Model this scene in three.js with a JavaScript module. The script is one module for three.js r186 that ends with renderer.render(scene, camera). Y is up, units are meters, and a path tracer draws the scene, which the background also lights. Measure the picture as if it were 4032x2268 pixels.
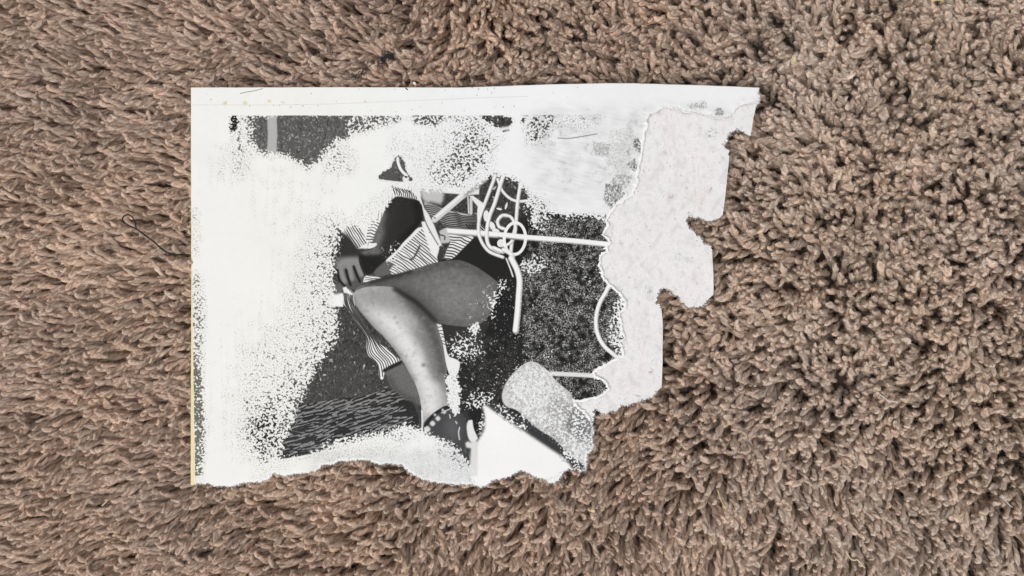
import * as THREE from 'three';
import { SimplexNoise } from 'three/addons/math/SimplexNoise.js';
import { mergeGeometries } from 'three/addons/utils/BufferGeometryUtils.js';
import { RectAreaLightUniformsLib } from 'three/addons/lights/RectAreaLightUniformsLib.js';

// ---------------------------------------------------------------- camera, light, exposure
const MM = 0.001;
const PX = 0.2288 / 4032;            // metres on the tabletop plane per pixel of a 4032-pixel-wide close-up
const EYE = 0.176;                   // the phone is held 17.6 cm above the print
const camera = new THREE.PerspectiveCamera(2 * Math.atan((0.2288 * 9 / 32) / EYE) * 180 / Math.PI, 16 / 9, 0.01, 10);
camera.position.set(0, EYE, 0);
camera.up.set(0, 0, -1);
camera.lookAt(0, 0, 0);

const scene = new THREE.Scene();
scene.background = new THREE.Color(0.2, 0.2, 0.205);

RectAreaLightUniformsLib.init();
function areaLight(name, color, intensity, w, h, x, y, z) {
  const l = new THREE.RectAreaLight(color, intensity, w, h);
  l.name = name; l.position.set(x, y, z); l.lookAt(0, 0, 0); scene.add(l); return l;
}
areaLight('window', new THREE.Color(1, 0.985, 0.955), 4.9, 1.0, 1.2, -0.75, 1.25, 0.75);   // daylight from a window, low left
areaLight('ceiling', new THREE.Color(0.97, 0.985, 1.0), 0.76, 3.4, 3.4, 0.1, 1.9, -0.1);   // soft light of the white ceiling

const renderer = new THREE.WebGLRenderer({ antialias: true });
renderer.toneMapping = THREE.LinearToneMapping;
renderer.toneMappingExposure = 1.0;
renderer.shadowMap.enabled = true;

// ---------------------------------------------------------------- helpers
function rng(seed) { let a = seed >>> 0; return () => { a = (a + 0x6D2B79F5) | 0; let t = Math.imul(a ^ (a >>> 15), 1 | a); t = (t + Math.imul(t ^ (t >>> 7), 61 | t)) ^ t; return ((t ^ (t >>> 14)) >>> 0) / 4294967296; }; }
const R = rng(20417);
const noiseGen = new SimplexNoise({ random: rng(77) });
const N2 = (x, y) => noiseGen.noise(x, y);
const clamp = (v, a = 0, b = 1) => Math.min(b, Math.max(a, v));
const smooth = (a, b, v) => { const t = clamp((v - a) / (b - a)); return t * t * (3 - 2 * t); };
const V3 = (x, y, z) => new THREE.Vector3(x, y, z);
// a measured point (pixel units) at height h above the print plane
const at = (x, y, h = 0) => { const k = PX * (EYE - h) / EYE; return V3((x - 2016) * k, h, (y - 1134) * k); };
function tag(o, label, category, group) { o.userData = { label, category }; if (group) o.userData.group = group; scene.add(o); return o; }
function put(name, geometry, material, parent) { const m = new THREE.Mesh(geometry, material); m.name = name; m.castShadow = m.receiveShadow = true; if (parent) parent.add(m); return m; }

// ---------------------------------------------------------------- outline of the torn print (measured)
const CUT = 0, TORN = 1;
const outline = [
  [CUT, [[752, 344], [1000, 344], [1300, 343], [1600, 344], [1800, 344.5], [1900, 342], [2000, 338], [2200, 331], [2400, 327.5], [2500, 328], [2600, 331], [2800, 337], [2988, 344.5]]],
  [TORN, [[2990, 346], [2985, 357], [2986, 372], [2991, 388], [2985, 407]]],
  [CUT, [[2974, 430], [2966, 467], [2961, 504], [2955, 535]]],
  [TORN, [[2940, 525], [2922, 513], [2898, 510], [2880, 519], [2869, 530], [2864, 545], [2861, 560], [2848, 570], [2851, 585], [2870, 590]]],
  [CUT, [[2872, 616], [2868, 650], [2863, 700], [2856, 766], [2851, 805], [2846, 845]]],
  [TORN, [[2830, 857], [2804, 868], [2778, 868], [2757, 857], [2736, 857], [2715, 850], [2699, 863], [2702, 881], [2715, 899], [2730, 910], [2738, 923], [2759, 936], [2767, 957], [2793, 967], [2801, 973]]],
  [CUT, [[2803, 980], [2805, 1015], [2807, 1050], [2809, 1080], [2810, 1127], [2809, 1160]]],
  [TORN, [[2790, 1180], [2767, 1203], [2746, 1208], [2714, 1208], [2693, 1195], [2672, 1174], [2654, 1156], [2636, 1140], [2615, 1132], [2599, 1140], [2591, 1156], [2583, 1177], [2579, 1194], [2595, 1198]]],
  [CUT, [[2604, 1216], [2609, 1258], [2610, 1300], [2609, 1368], [2609, 1420], [2607, 1479], [2605, 1525]]],
  [TORN, [[2590, 1536], [2580, 1552], [2567, 1563], [2538, 1573], [2517, 1578], [2486, 1592], [2457, 1597], [2441, 1593], [2430, 1618], [2402, 1619], [2386, 1631], [2365, 1625], [2349, 1610], [2340, 1611], [2337, 1644], [2332, 1660], [2336, 1686], [2337, 1707], [2330, 1725], [2338, 1751], [2331, 1776], [2314, 1785], [2311, 1817], [2306, 1850], [2285, 1859], [2272, 1843], [2253, 1851], [2238, 1844], [2222, 1856], [2211, 1874], [2201, 1890], [2183, 1901], [2162, 1902], [2151, 1890], [2117, 1882], [2093, 1872], [2080, 1859], [2054, 1853], [2038, 1855], [2023, 1866], [2007, 1874], [1981, 1885], [1965, 1887], [1947, 1887], [1934, 1895], [1920, 1908], [1892, 1918], [1876, 1912], [1860, 1906], [1802, 1908], [1727, 1900], [1690, 1893], [1656, 1882], [1622, 1864], [1596, 1843], [1580, 1830], [1551, 1825], [1522, 1825], [1496, 1830], [1472, 1822], [1459, 1814], [1425, 1810], [1381, 1814], [1328, 1814], [1318, 1827], [1297, 1827], [1265, 1832], [1255, 1848], [1221, 1862], [1189, 1861], [1141, 1870], [1108, 1873], [1080, 1860], [1062, 1884], [1025, 1898], [960, 1901], [909, 1915], [848, 1912], [816, 1903], [770, 1904]]],
  [CUT, [[763, 1910], [751, 1910], [751, 1700], [752, 1450], [753, 1150], [752, 900], [751, 600]]],
];
// where the picture-bearing top layer ends and the bare core of the paper shows
const peel = [[2988, 401], [2958, 404], [2935, 406], [2914, 412], [2898, 425], [2885, 443], [2869, 454], [2846, 462], [2820, 467], [2804, 462], [2791, 451], [2762, 446], [2741, 435], [2717, 442], [2691, 438], [2675, 427], [2652, 422], [2623, 418], [2599, 427], [2584, 439], [2557, 448], [2547, 467], [2543, 498], [2534, 514], [2531, 545], [2526, 582], [2523, 614], [2513, 653], [2505, 698], [2508, 713], [2497, 739], [2489, 760], [2466, 779], [2439, 797], [2424, 805], [2413, 820], [2384, 868], [2392, 885], [2379, 908], [2372, 926], [2396, 942], [2401, 958], [2385, 971], [2390, 989], [2362, 1005], [2359, 1047], [2371, 1068], [2369, 1089], [2385, 1107], [2405, 1128], [2426, 1146], [2444, 1161], [2461, 1190], [2457, 1216], [2436, 1232], [2439, 1258], [2447, 1274], [2444, 1303], [2461, 1332], [2438, 1344], [2447, 1368], [2451, 1400], [2434, 1408], [2410, 1419], [2387, 1434], [2360, 1448], [2337, 1463], [2341, 1487], [2365, 1492], [2386, 1510], [2396, 1528], [2381, 1547], [2349, 1563], [2318, 1568], [2281, 1577], [2257, 1574], [2261, 1590], [2276, 1607], [2297, 1620], [2312, 1641], [2327, 1656]];
// finer outline: torn stretches get a fibrous ragged edge
function refine(runs, amp, inset = 0) {
  const pts = [];
  runs.forEach(([kind, list], r) => {
    const next = runs[(r + 1) % runs.length][1][0];
    list.forEach((p, i) => {
      const q = i + 1 < list.length ? list[i + 1] : next;
      const len = Math.hypot(q[0] - p[0], q[1] - p[1]), n = Math.max(1, Math.round(len / (kind === TORN ? 3 : 26)));
      const nx = -(q[1] - p[1]) / (len || 1), ny = (q[0] - p[0]) / (len || 1);
      for (let k = 0; k < n; k++) {
        const x = p[0] + (q[0] - p[0]) * k / n, y = p[1] + (q[1] - p[1]) * k / n;
        let d = inset;
        if (kind === TORN) d += amp * (0.75 * N2(x / 9 + 40, y / 9) + 0.55 * N2(x / 3.7, y / 3.7 + 9) + 0.5 * N2(x / 26, y / 26));
        else d += 0.5 * N2(x / 60, y / 60) * (kind === CUT ? 1 : 0);
        pts.push([x + nx * d, y + ny * d]);
      }
    });
  });
  return pts;
}
const basePts = refine(outline, 6);
const printRuns = [
  [CUT, [[753, 345.5], ...outline[0][1].slice(1, -1).map(([x, y]) => [x, y + 1.2]), [2986, 346]]],
  [TORN, [[2987, 348], [2982, 358], [2983, 372], [2987, 388]]],
  [TORN, peel],
  [TORN, outline[9][1].slice(16).map(([x, y]) => [x - (x > 2225 ? 3 : 0), y - (x > 2225 ? 1 : 3)])],
  [CUT, [[769, 1902], [766, 1700], [762, 1450], [758.5, 1200], [756, 1000], [754, 800], [753, 600]]],
];
const printPts = refine(printRuns, 3.2);

// gentle curl of the old paper
function curl(x, y) {
  return 1.7 * MM * Math.exp(-(((x - 2380) / 520) ** 2)) * Math.exp(-(((y - 300) / 300) ** 2))
    + 0.22 * MM * N2(x / 700 + 3, y / 600) + 0.09 * MM * N2(x / 240, y / 220 + 7)
    + 0.9 * MM * smooth(2500, 3000, x) + 0.5 * MM * smooth(1700, 1930, y) * smooth(1500, 1900, x)
    + 0.5 * MM * smooth(1100, 740, x) * smooth(1200, 1900, y);
}
const CORE = 0.26 * MM, SKIN = 0.07 * MM;
const peelFine = []; peel.forEach((p, i) => { if (i + 1 < peel.length) for (let k = 0; k < 3; k++) peelFine.push([p[0] + (peel[i + 1][0] - p[0]) * k / 3, p[1] + (peel[i + 1][1] - p[1]) * k / 3]); });
function skinHeight(x, y) {
  let d = 1e9;
  if (x > 2200) for (const p of peelFine) { const e = (p[0] - x) ** 2 + (p[1] - y) ** 2; if (e < d) d = e; }
  const near = clamp(1 - Math.sqrt(d) / 34);
  return curl(x, y) + SKIN + 0.05 * MM + near * near * (0.22 + 0.16 * N2(x / 30, y / 30)) * MM;
}

// a raster of the outline, for asking what lies under the paper
const MASK = { x0: 700, y0: 300, s: 4, w: 600, h: 420 };
MASK.data = (() => {
  const c = document.createElement('canvas'); c.width = MASK.w; c.height = MASK.h;
  const g = c.getContext('2d'); g.fillStyle = '#000'; g.fillRect(0, 0, c.width, c.height);
  g.fillStyle = g.strokeStyle = '#fff'; g.lineWidth = 3; g.beginPath();
  basePts.forEach(([x, y], i) => g[i ? 'lineTo' : 'moveTo']((x - MASK.x0) / MASK.s, (y - MASK.y0) / MASK.s));
  g.closePath(); g.fill(); g.stroke();
  return g.getImageData(0, 0, c.width, c.height).data;
})();
function underPaper(X, Z) {
  const i = Math.floor((X / PX + 2016 - MASK.x0) / MASK.s), j = Math.floor((Z / PX + 1134 - MASK.y0) / MASK.s);
  return i >= 0 && j >= 0 && i < MASK.w && j < MASK.h && MASK.data[(j * MASK.w + i) * 4] > 127;
}

// a thin solid sheet with the given outline: top, underside and the cut or torn rim
const TEX = { x: 735, y: 320, w: 2280, h: 1616 };
function clipTo(poly, axis, limit, keepAbove) {
  const out = [];
  for (let i = 0; i < poly.length; i++) {
    const a = poly[i], b = poly[(i + 1) % poly.length], ia = keepAbove ? a[axis] >= limit : a[axis] <= limit, ib = keepAbove ? b[axis] >= limit : b[axis] <= limit;
    if (ia) out.push(a);
    if (ia !== ib) { const t = (limit - a[axis]) / (b[axis] - a[axis]); out.push(axis === 0 ? [limit, a[1] + (b[1] - a[1]) * t] : [a[0] + (b[0] - a[0]) * t, limit]); }
  }
  return out;
}
function sheet(pts, height, thick, rim, cell = 24) {
  let area = 0; pts.forEach((p, i) => { const q = pts[(i + 1) % pts.length]; area += p[0] * q[1] - q[0] * p[1]; });
  if (area < 0) pts = pts.slice().reverse();
  const pos = [], nor = [], uv = [], col = [], idx = [];
  const vertex = (x, y, drop, n, c) => {
    const p = at(x, y, height(x, y) - drop);
    pos.push(p.x, p.y, p.z); nor.push(n.x, n.y, n.z); col.push(...c);
    uv.push((p.x / PX + 2016 - TEX.x) / TEX.w, 1 - (p.z / PX + 1134 - TEX.y) / TEX.h);
    return pos.length / 3 - 1;
  };
  const slope = (x, y) => { const e = 4; return V3(-(height(x + e, y) - height(x - e, y)) / (2 * e * PX), 1, -(height(x, y + e) - height(x, y - e)) / (2 * e * PX)).normalize(); };
  const down = V3(0, -1, 0), white = [1, 1, 1];
  const face = (poly) => {
    if (poly.length < 3) return;
    const contour = poly.map((p) => new THREE.Vector2(p[0], p[1]));
    const tris = THREE.ShapeUtils.triangulateShape(contour, []);
    const topV = poly.map((p) => vertex(p[0], p[1], 0, slope(p[0], p[1]), white)), lowV = poly.map((p) => vertex(p[0], p[1], thick, down, white));
    for (const [a, b, c] of tris) {
      const A = poly[a], B = poly[b], C = poly[c];
      const s = (B[0] - A[0]) * (C[1] - A[1]) - (C[0] - A[0]) * (B[1] - A[1]);
      if (Math.abs(s) < 1e-6) continue;
      if (s < 0) { idx.push(topV[a], topV[b], topV[c], lowV[c], lowV[b], lowV[a]); } else { idx.push(topV[c], topV[b], topV[a], lowV[a], lowV[b], lowV[c]); }
    }
  };
  const x0 = 720, y0 = 300, nx = Math.ceil(2300 / cell), ny = Math.ceil(1650 / cell), touched = new Set();
  pts.forEach((p, i) => {
    const q = pts[(i + 1) % pts.length], n = Math.ceil(Math.hypot(q[0] - p[0], q[1] - p[1]) / 2) + 1;
    for (let k = 0; k <= n; k++) touched.add(Math.floor((p[0] + (q[0] - p[0]) * k / n - x0) / cell) + nx * Math.floor((p[1] + (q[1] - p[1]) * k / n - y0) / cell));
  });
  const inside = (x, y) => { let c = false; for (let i = 0, j = pts.length - 1; i < pts.length; j = i++) { const a = pts[i], b = pts[j]; if ((a[1] > y) !== (b[1] > y) && x < (b[0] - a[0]) * (y - a[1]) / (b[1] - a[1]) + a[0]) c = !c; } return c; };
  for (let j = 0; j < ny; j++) for (let i = 0; i < nx; i++) {
    const X0 = x0 + i * cell, Y0 = y0 + j * cell, X1 = X0 + cell, Y1 = Y0 + cell;
    if (touched.has(i + nx * j)) face(clipTo(clipTo(clipTo(clipTo(pts, 0, X0, true), 0, X1, false), 1, Y0, true), 1, Y1, false));
    else if (inside((X0 + X1) / 2, (Y0 + Y1) / 2)) face([[X0, Y0], [X1, Y0], [X1, Y1], [X0, Y1]]);
  }
  pts.forEach((p, i) => {
    const q = pts[(i + 1) % pts.length], l = Math.hypot(q[0] - p[0], q[1] - p[1]) || 1, n = V3((q[1] - p[1]) / l, 0, -(q[0] - p[0]) / l);
    const a = vertex(p[0], p[1], 0, n, rim), b = vertex(q[0], q[1], 0, n, rim), c = vertex(q[0], q[1], thick, n, rim), d = vertex(p[0], p[1], thick, n, rim);
    idx.push(a, b, c, a, c, d);
  });
  const g = new THREE.BufferGeometry();
  g.setAttribute('position', new THREE.Float32BufferAttribute(pos, 3)); g.setAttribute('normal', new THREE.Float32BufferAttribute(nor, 3));
  g.setAttribute('uv', new THREE.Float32BufferAttribute(uv, 2)); g.setAttribute('color', new THREE.Float32BufferAttribute(col, 3)); g.setIndex(idx);
  return g;
}

// ---------------------------------------------------------------- the picture printed on the top layer
const K = 2048 / TEX.w, CW = 2048, CH = Math.round(TEX.h * K);
function canvas(fill) {
  const c = document.createElement('canvas'); c.width = CW; c.height = CH;
  const g = c.getContext('2d'); g.fillStyle = fill; g.fillRect(0, 0, CW, CH);
  g.setTransform(K, 0, 0, K, -TEX.x * K, -TEX.y * K); g.lineCap = 'round'; g.lineJoin = 'round';
  return g;
}
const grey = (v) => `rgb(${v | 0},${v | 0},${v | 0})`;
// points read at a closer look: offset and scale of that look
const look = (ox, oy, s = 0.2622) => (list) => list.map(([x, y]) => [ox + x * s, oy + y * s]);
const L1 = look(1300, 600), L2 = look(1600, 680), L3 = look(1250, 900), L4 = look(1350, 1250), L5 = look(1550, 1500), L6 = look(1900, 900), L8 = look(1000, 1450);
function trace(g, pts, closed, soft) {
  g.beginPath();
  const n = pts.length;
  if (!soft) { pts.forEach((p, i) => g[i ? 'lineTo' : 'moveTo'](p[0], p[1])); if (closed) g.closePath(); return; }
  const P = (i) => closed ? pts[(i + n) % n] : pts[Math.min(n - 1, Math.max(0, i))];
  g.moveTo(pts[0][0], pts[0][1]);
  for (let i = 0; i < (closed ? n : n - 1); i++) {
    const a = P(i - 1), b = P(i), c = P(i + 1), d = P(i + 2);
    g.bezierCurveTo(b[0] + (c[0] - a[0]) / 6, b[1] + (c[1] - a[1]) / 6, c[0] - (d[0] - b[0]) / 6, c[1] - (d[1] - b[1]) / 6, c[0], c[1]);
  }
  if (closed) g.closePath();
}
function blob(g, pts, v, blur = 0, soft = true) { g.filter = blur ? `blur(${blur * K}px)` : 'none'; g.fillStyle = typeof v === 'number' ? grey(v) : v; trace(g, pts, true, soft); g.fill(); g.filter = 'none'; }
function line(g, pts, w, v, blur = 0) { g.filter = blur ? `blur(${blur * K}px)` : 'none'; g.strokeStyle = typeof v === 'number' ? grey(v) : v; g.lineWidth = w; trace(g, pts, false, true); g.stroke(); g.filter = 'none'; }
function tube(g, pts, w) { line(g, pts.map(([x, y]) => [x + 0.8, y + 0.8]), w, 168, 1.2); line(g, pts.map(([x, y]) => [x - w * 0.07, y - w * 0.09]), w * 0.74, 238, 1.6); }
function within(g, pts, draw, soft = true) { g.save(); trace(g, pts, true, soft); g.clip(); draw(); g.restore(); }
// stripes of the cloth: dark threads that run from one edge of a fold to the other
function stripes(g, pts, a, b, count, w, bend, dark = 78, base = 230) {
  blob(g, pts, base, 1);
  within(g, pts, () => {
    for (let i = -1; i <= count; i++) {
      const t = i / (count - 1), p = [a[0][0] + (a[1][0] - a[0][0]) * t, a[0][1] + (a[1][1] - a[0][1]) * t], q = [b[0][0] + (b[1][0] - b[0][0]) * t, b[0][1] + (b[1][1] - b[0][1]) * t];
      const m = (f, k) => [p[0] + (q[0] - p[0]) * f + bend[0] * k + 3 * N2(i * 0.31 + f * 3, a[0][0] / 50), p[1] + (q[1] - p[1]) * f + bend[1] * k + 3 * N2(a[0][1] / 50, i * 0.31 + f * 3)];
      line(g, [p, m(0.25, 0.7), m(0.5, 1), m(0.75, 0.6), q], w * (0.7 + 0.3 * N2(i * 0.9, t)), dark + 20 * N2(i, 3));
    }
  });
}
const pic = canvas(grey(236));
(() => {
  const g = pic, r = rng(5);
  // dim garden behind: grass and leaf litter
  const field = [[903, 458], [1400, 458], [2500, 458], [2700, 1000], [2470, 1420], [2470, 1600], [2330, 1860], [1880, 1840], [1500, 1716], [1400, 1738], [1260, 1779], [1105, 1807], [860, 1850], [757, 1850], [757, 560], [903, 545]];
  blob(g, field, 60, 2, false); blob(g, [[900, 450], [1700, 450], [1640, 700], [1400, 740], [900, 740]], 88, 30);
  within(g, field, () => {
    for (let i = 0; i < 42000; i++) {
      const x = 757 + r() * 1743, y = 455 + r() * 1400, v = 66 + 42 * smooth(800, 560, y) * smooth(1900, 1500, x) + (r() + r() - 1) * 62 + 14 * N2(x / 120, y / 120), l = 2 + r() * 9, a = -1.57 + (r() - 0.5) * 1.9;
      line(g, [[x, y], [x + Math.cos(a) * l * 0.6 + r() * 3, y + Math.sin(a) * l * 0.5], [x + Math.cos(a) * l, y + Math.sin(a) * l]], 1.5 + r() * 2.5, v);
    }
    for (let i = 0; i < 240; i++) { const x = 1150 + r() * 900, y = 480 + r() * 1080; g.fillStyle = grey(110 + r() * 70); g.beginPath(); g.ellipse(x, y, 1.5 + r() * 2.5, 3 + r() * 6, r() * 3, 0, 7); g.fill(); }
  }, false);
  blob(g, [[1850, 1030], [2010, 900], [2180, 800], [2420, 860], [2480, 1150], [2480, 1620], [2200, 1620], [1860, 1640], [1760, 1500], [1720, 1290], [1900, 1270]], 'rgba(10,10,13,.8)', 24);
  line(g, [[1071, 452], [1074, 530], [1071, 604]], 38, 176, 2); line(g, [[1600, 450], [1604, 492]], 42, 222, 3);
  blob(g, [[750, 1090], [812, 1120], [818, 1910], [750, 1910]], 58, 3);
  blob(g, [[908, 456], [940, 460], [936, 490], [922, 516], [900, 512], [912, 484]], 18, 2);
  // log with bark
  const log = [[1000, 1625], [1130, 1605], [1300, 1575], [1430, 1560], [1530, 1532], [1600, 1560], [1640, 1620], [1640, 1680], [1530, 1704], [1400, 1742], [1260, 1779], [1105, 1807], [1000, 1815]];
  blob(g, log, 24, 2);
  within(g, log, () => {
    for (let i = 0; i < 1500; i++) { const x = 1000 + r() * 640, y = 1530 + r() * 280; line(g, [[x, y], [x + 6 + r() * 14, y - 2 - r() * 4]], 1.6, 18 + r() * 48); }
    const bark = [[[600, 600], [1290, 530], [1640, 440], [1960, 330]], [[560, 640], [850, 580], [1100, 540], [1270, 490]], [[720, 690], [1000, 630], [1100, 570], [1320, 545], [1640, 455]], [[850, 780], [1200, 620], [1540, 560]], [[1560, 560], [1750, 490], [1910, 430]], [[1120, 730], [1400, 690], [1600, 640], [1730, 570]], [[740, 860], [880, 810], [1030, 830]], [[1060, 825], [1250, 820]], [[1280, 840], [1500, 820], [1670, 780]], [[1120, 890], [1250, 870]], [[1280, 870], [1420, 880]], [[1430, 910], [1620, 860]], [[680, 1080], [850, 990], [1070, 910]], [[900, 1000], [1080, 980], [1200, 930]], [[900, 1000], [1240, 1020], [1460, 1010]], [[1290, 1070], [1500, 1040], [1740, 985], [1980, 910]], [[720, 1180], [900, 1100]], [[540, 1260], [720, 1200], [900, 1100]], [[1610, 670], [1800, 690]], [[1850, 620], [2100, 600]], [[1860, 520], [2080, 480]], [[1930, 430], [2110, 400]], [[1820, 390], [2080, 380]], [[2010, 690], [2240, 580]], [[1910, 690], [2060, 740]], [[2100, 745], [2190, 745]], [[1780, 740], [1880, 700]], [[1990, 880], [2200, 810]], [[620, 950], [800, 990]], [[640, 800], [720, 800]], [[930, 690], [1200, 670]], [[440, 720], [640, 690]], [[420, 880], [560, 860]], [[400, 1020], [560, 1000]], [[420, 1130], [600, 1090]], [[360, 1250], [520, 1210]]];
    for (let i = 0; i < 190; i++) { const x = 480 + r() * 1700, y = 420 + r() * 800 + (1300 - x) * 0.14, l = 60 + r() * 190, s = -0.12 - r() * 0.45; bark.push([[x, y], [x + l * 0.5, y + l * 0.5 * s + (r() - 0.5) * 18], [x + l, y + l * s]]); }
    for (const b of bark) {
      const p = L8(b).map(([x, y]) => [x + (r() - 0.5) * 2, y + (r() - 0.5) * 2]);
      line(g, p.map(([x, y]) => [x + 1, y + 6]), 5, 12); line(g, p, 3 + r() * 4, 84 + r() * 50, 0);
      for (let k = 0; k < 5; k++) { const e = p[Math.floor(r() * (p.length - 1))], f = p[p.length - 1], t = r(); line(g, [[e[0] + (f[0] - e[0]) * t, e[1] + (f[1] - e[1]) * t], [e[0] + (f[0] - e[0]) * t + 8, e[1] + (f[1] - e[1]) * t - 2]], 3 + r() * 4, 104 + r() * 44); }
    }
  });
  // far slats, posts and the garden chair's back parts
  const W = 236;
  blob(g, [[1496, 706], [1590, 718], [1700, 728], [1862, 744], [1888, 744], [1886, 766], [1850, 768], [1700, 757], [1590, 748], [1480, 734]], 228, 1.5, false);
  blob(g, [[1660, 738], [1740, 742], [1740, 800], [1700, 796], [1668, 790]], 190, 5);
  blob(g, L2([[940, 350], [1000, 345], [1160, 460], [1080, 520]]), 226, 1, false);
  line(g, L2([[925, 350], [935, 610]]), 5, 210); line(g, L2([[970, 400], [972, 610]]), 12, 200, 1);
  blob(g, L2([[1075, 510], [1150, 470], [1140, 600], [1100, 720], [1065, 700]]), 232, 1);
  for (const [x, y, a, b, t] of [[1200, 650, 42, 85, 0], [1290, 800, 40, 70, -0.5], [1420, 1060, 58, 62, 0], [1500, 500, 16, 55, 0.3], [1395, 545, 45, 16, 0.2], [1345, 880, 60, 40, 0.4], [1910, 1240, 28, 30, 0]]) { const [p] = L2([[x, y]]); g.fillStyle = grey(y > 1200 ? 150 : 228); g.beginPath(); g.ellipse(p[0], p[1], a * 0.2622, b * 0.2622, t, 0, 7); g.fill(); }
  // deep shade under the seat, between skirt and thigh
  blob(g, L2([[460, 1340], [600, 1290], [720, 1260], [980, 1010], [1070, 980], [1220, 1130], [1500, 1280], [1640, 1460], [1720, 1900], [1380, 1800], [900, 1360], [700, 1320]]), 'rgb(30,24,23)', 2);
  blob(g, [[1716, 1262], [1908, 1252], [1900, 1330], [1850, 1400], [1760, 1400]], 46, 4);
  // skirt and sleeve in striped cloth
  blob(g, [[1340, 890], [1420, 780], [1520, 740], [1640, 740], [1650, 790], [1560, 800], [1490, 930], [1480, 960], [1440, 980], [1400, 960]], 234, 3);
  within(g, [[1345, 880], [1420, 790], [1520, 735], [1640, 740], [1560, 800], [1500, 900], [1480, 960], [1400, 960]], () => { for (let i = 0; i < 22; i++) line(g, [[1350 + i * 13, 720], [1362 + i * 12, 820], [1330 + i * 13, 980]], 3.5, 150); });
  stripes(g, L1([[960, 510], [1100, 490], [1200, 570], [1320, 690], [1240, 700], [1100, 660], [960, 640], [900, 600]]), L1([[950, 520], [1290, 600]]), L1([[1010, 640], [1330, 720]]), 11, 5, [4, 0]);
  stripes(g, L1([[180, 1090], [350, 1070], [480, 1180], [545, 1300], [540, 1410], [400, 1450], [330, 1350]]), L1([[170, 1100], [420, 1060]]), L1([[390, 1450], [600, 1330]]), 8, 5, [0, 2]);
  stripes(g, L1([[430, 1100], [600, 1000], [750, 1040], [690, 1200], [640, 1370], [540, 1300], [480, 1180]]), L1([[600, 1000], [530, 1390]]), L1([[770, 1040], [690, 1420]]), 10, 5, [0, -3]);
  stripes(g, L3([[1500, 0], [1640, 0], [1640, 60], [1660, 200], [1810, 470], [1740, 525], [1480, 600], [1300, 655], [1130, 690], [1078, 620], [1150, 545], [1025, 490], [1240, 250]]), L3([[1560, 20], [1010, 560]]), L3([[1980, 380], [1330, 760]]), 20, 5.6, [-3, -6]);
  line(g, L3([[1540, 260], [1460, 420], [1400, 470]]), 6, 60, 2);
  stripes(g, L2([[620, 930], [800, 945], [1000, 960], [980, 1010], [860, 1130], [700, 1285], [585, 1295], [600, 1180], [660, 1040]]), L2([[640, 920], [590, 1290]]), L2([[1000, 1010], [720, 1340]]), 10, 6, [3, -5]);
  blob(g, L2([[270, 440], [400, 480], [520, 530], [640, 575], [800, 600], [1040, 660], [1060, 720], [1190, 860], [1040, 880], [880, 850], [600, 800], [520, 730], [420, 680], [330, 620]]), 196, 2);
  within(g, L2([[270, 440], [400, 480], [520, 530], [640, 575], [800, 600], [1040, 660], [1060, 720], [1190, 860], [1040, 880], [880, 850], [600, 800], [520, 730], [420, 680], [330, 620]]), () => {
    for (let i = 0; i < 9; i++) { const d = i * 27; line(g, L2([[250, 500 + d], [420, 510 + d * 1.1], [600, 600 + d], [760, 620 + d], [860, 650 + d * 0.9], [1080, 660 + d * 0.8]]), 4.8, 44); }
    line(g, L2([[740, 600], [790, 720], [800, 800]]), 16, 'rgba(70,66,64,.6)', 5); blob(g, L2([[270, 440], [420, 470], [540, 560], [420, 600]]), 'rgba(120,118,116,.7)', 4);
    for (let i = 0; i < 7; i++) line(g, L2([[900 + i * 45, 790], [1010 + i * 45, 900]]), 5, 44);
  });
  const hem = [[1352, 1150], [1372, 1158], [1396, 1162], [1401, 1205], [1442, 1290], [1482, 1342], [1532, 1378], [1562, 1406], [1578, 1420], [1532, 1442], [1516, 1466], [1508, 1494], [1494, 1484], [1486, 1432], [1450, 1396], [1443, 1345], [1441, 1322], [1400, 1263], [1370, 1216], [1354, 1196]];
  blob(g, hem, 234, 1);
  within(g, hem, () => {
    const left = [[1350, 1150], [1366, 1212], [1404, 1268], [1440, 1324], [1448, 1392], [1484, 1436], [1494, 1490]], right = [[1400, 1156], [1408, 1212], [1448, 1290], [1490, 1340], [1536, 1372], [1570, 1404], [1584, 1432]];
    for (let i = 0; i <= 9; i++) line(g, left.map(([x, y], k) => [x + (right[k][0] - x) * (i + 0.4) / 9.6 + 2.5 * N2(i * 0.7, k), y + (right[k][1] - y) * (i + 0.4) / 9.6 + 2 * N2(k, i * 0.7 + 4)]), 3.8, 62);
  });
  blob(g, [[1304, 1108], [1318, 1140], [1352, 1156], [1352, 1209], [1300, 1205], [1284, 1190], [1300, 1160]], 238, 1.5, false);
  stripes(g, [[1717, 1274], [1738, 1281], [1751, 1340], [1766, 1400], [1802, 1418], [1811, 1442], [1795, 1482], [1772, 1476], [1755, 1430], [1742, 1350]], [[1712, 1284], [1730, 1340]], [[1742, 1290], [1760, 1344]], 5, 5, [0, 0]);
  // white chair arm pieces that cross the skirt
  // arm
  const arm = [...L1([[960, 690], [1040, 665], [1200, 690], [1310, 720], [1375, 790], [1395, 900], [1392, 1000], [1320, 1110], [1220, 1230], [1100, 1350], [1000, 1470]]), ...L3([[1050, 450], [920, 580], [840, 660], [760, 692], [700, 640], [640, 520], [600, 400], [700, 340], [830, 300]]), ...L1([[640, 1340], [690, 1200], [740, 1090], [790, 960], [860, 800]])];
  blob(g, arm, 40, 2);
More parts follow.
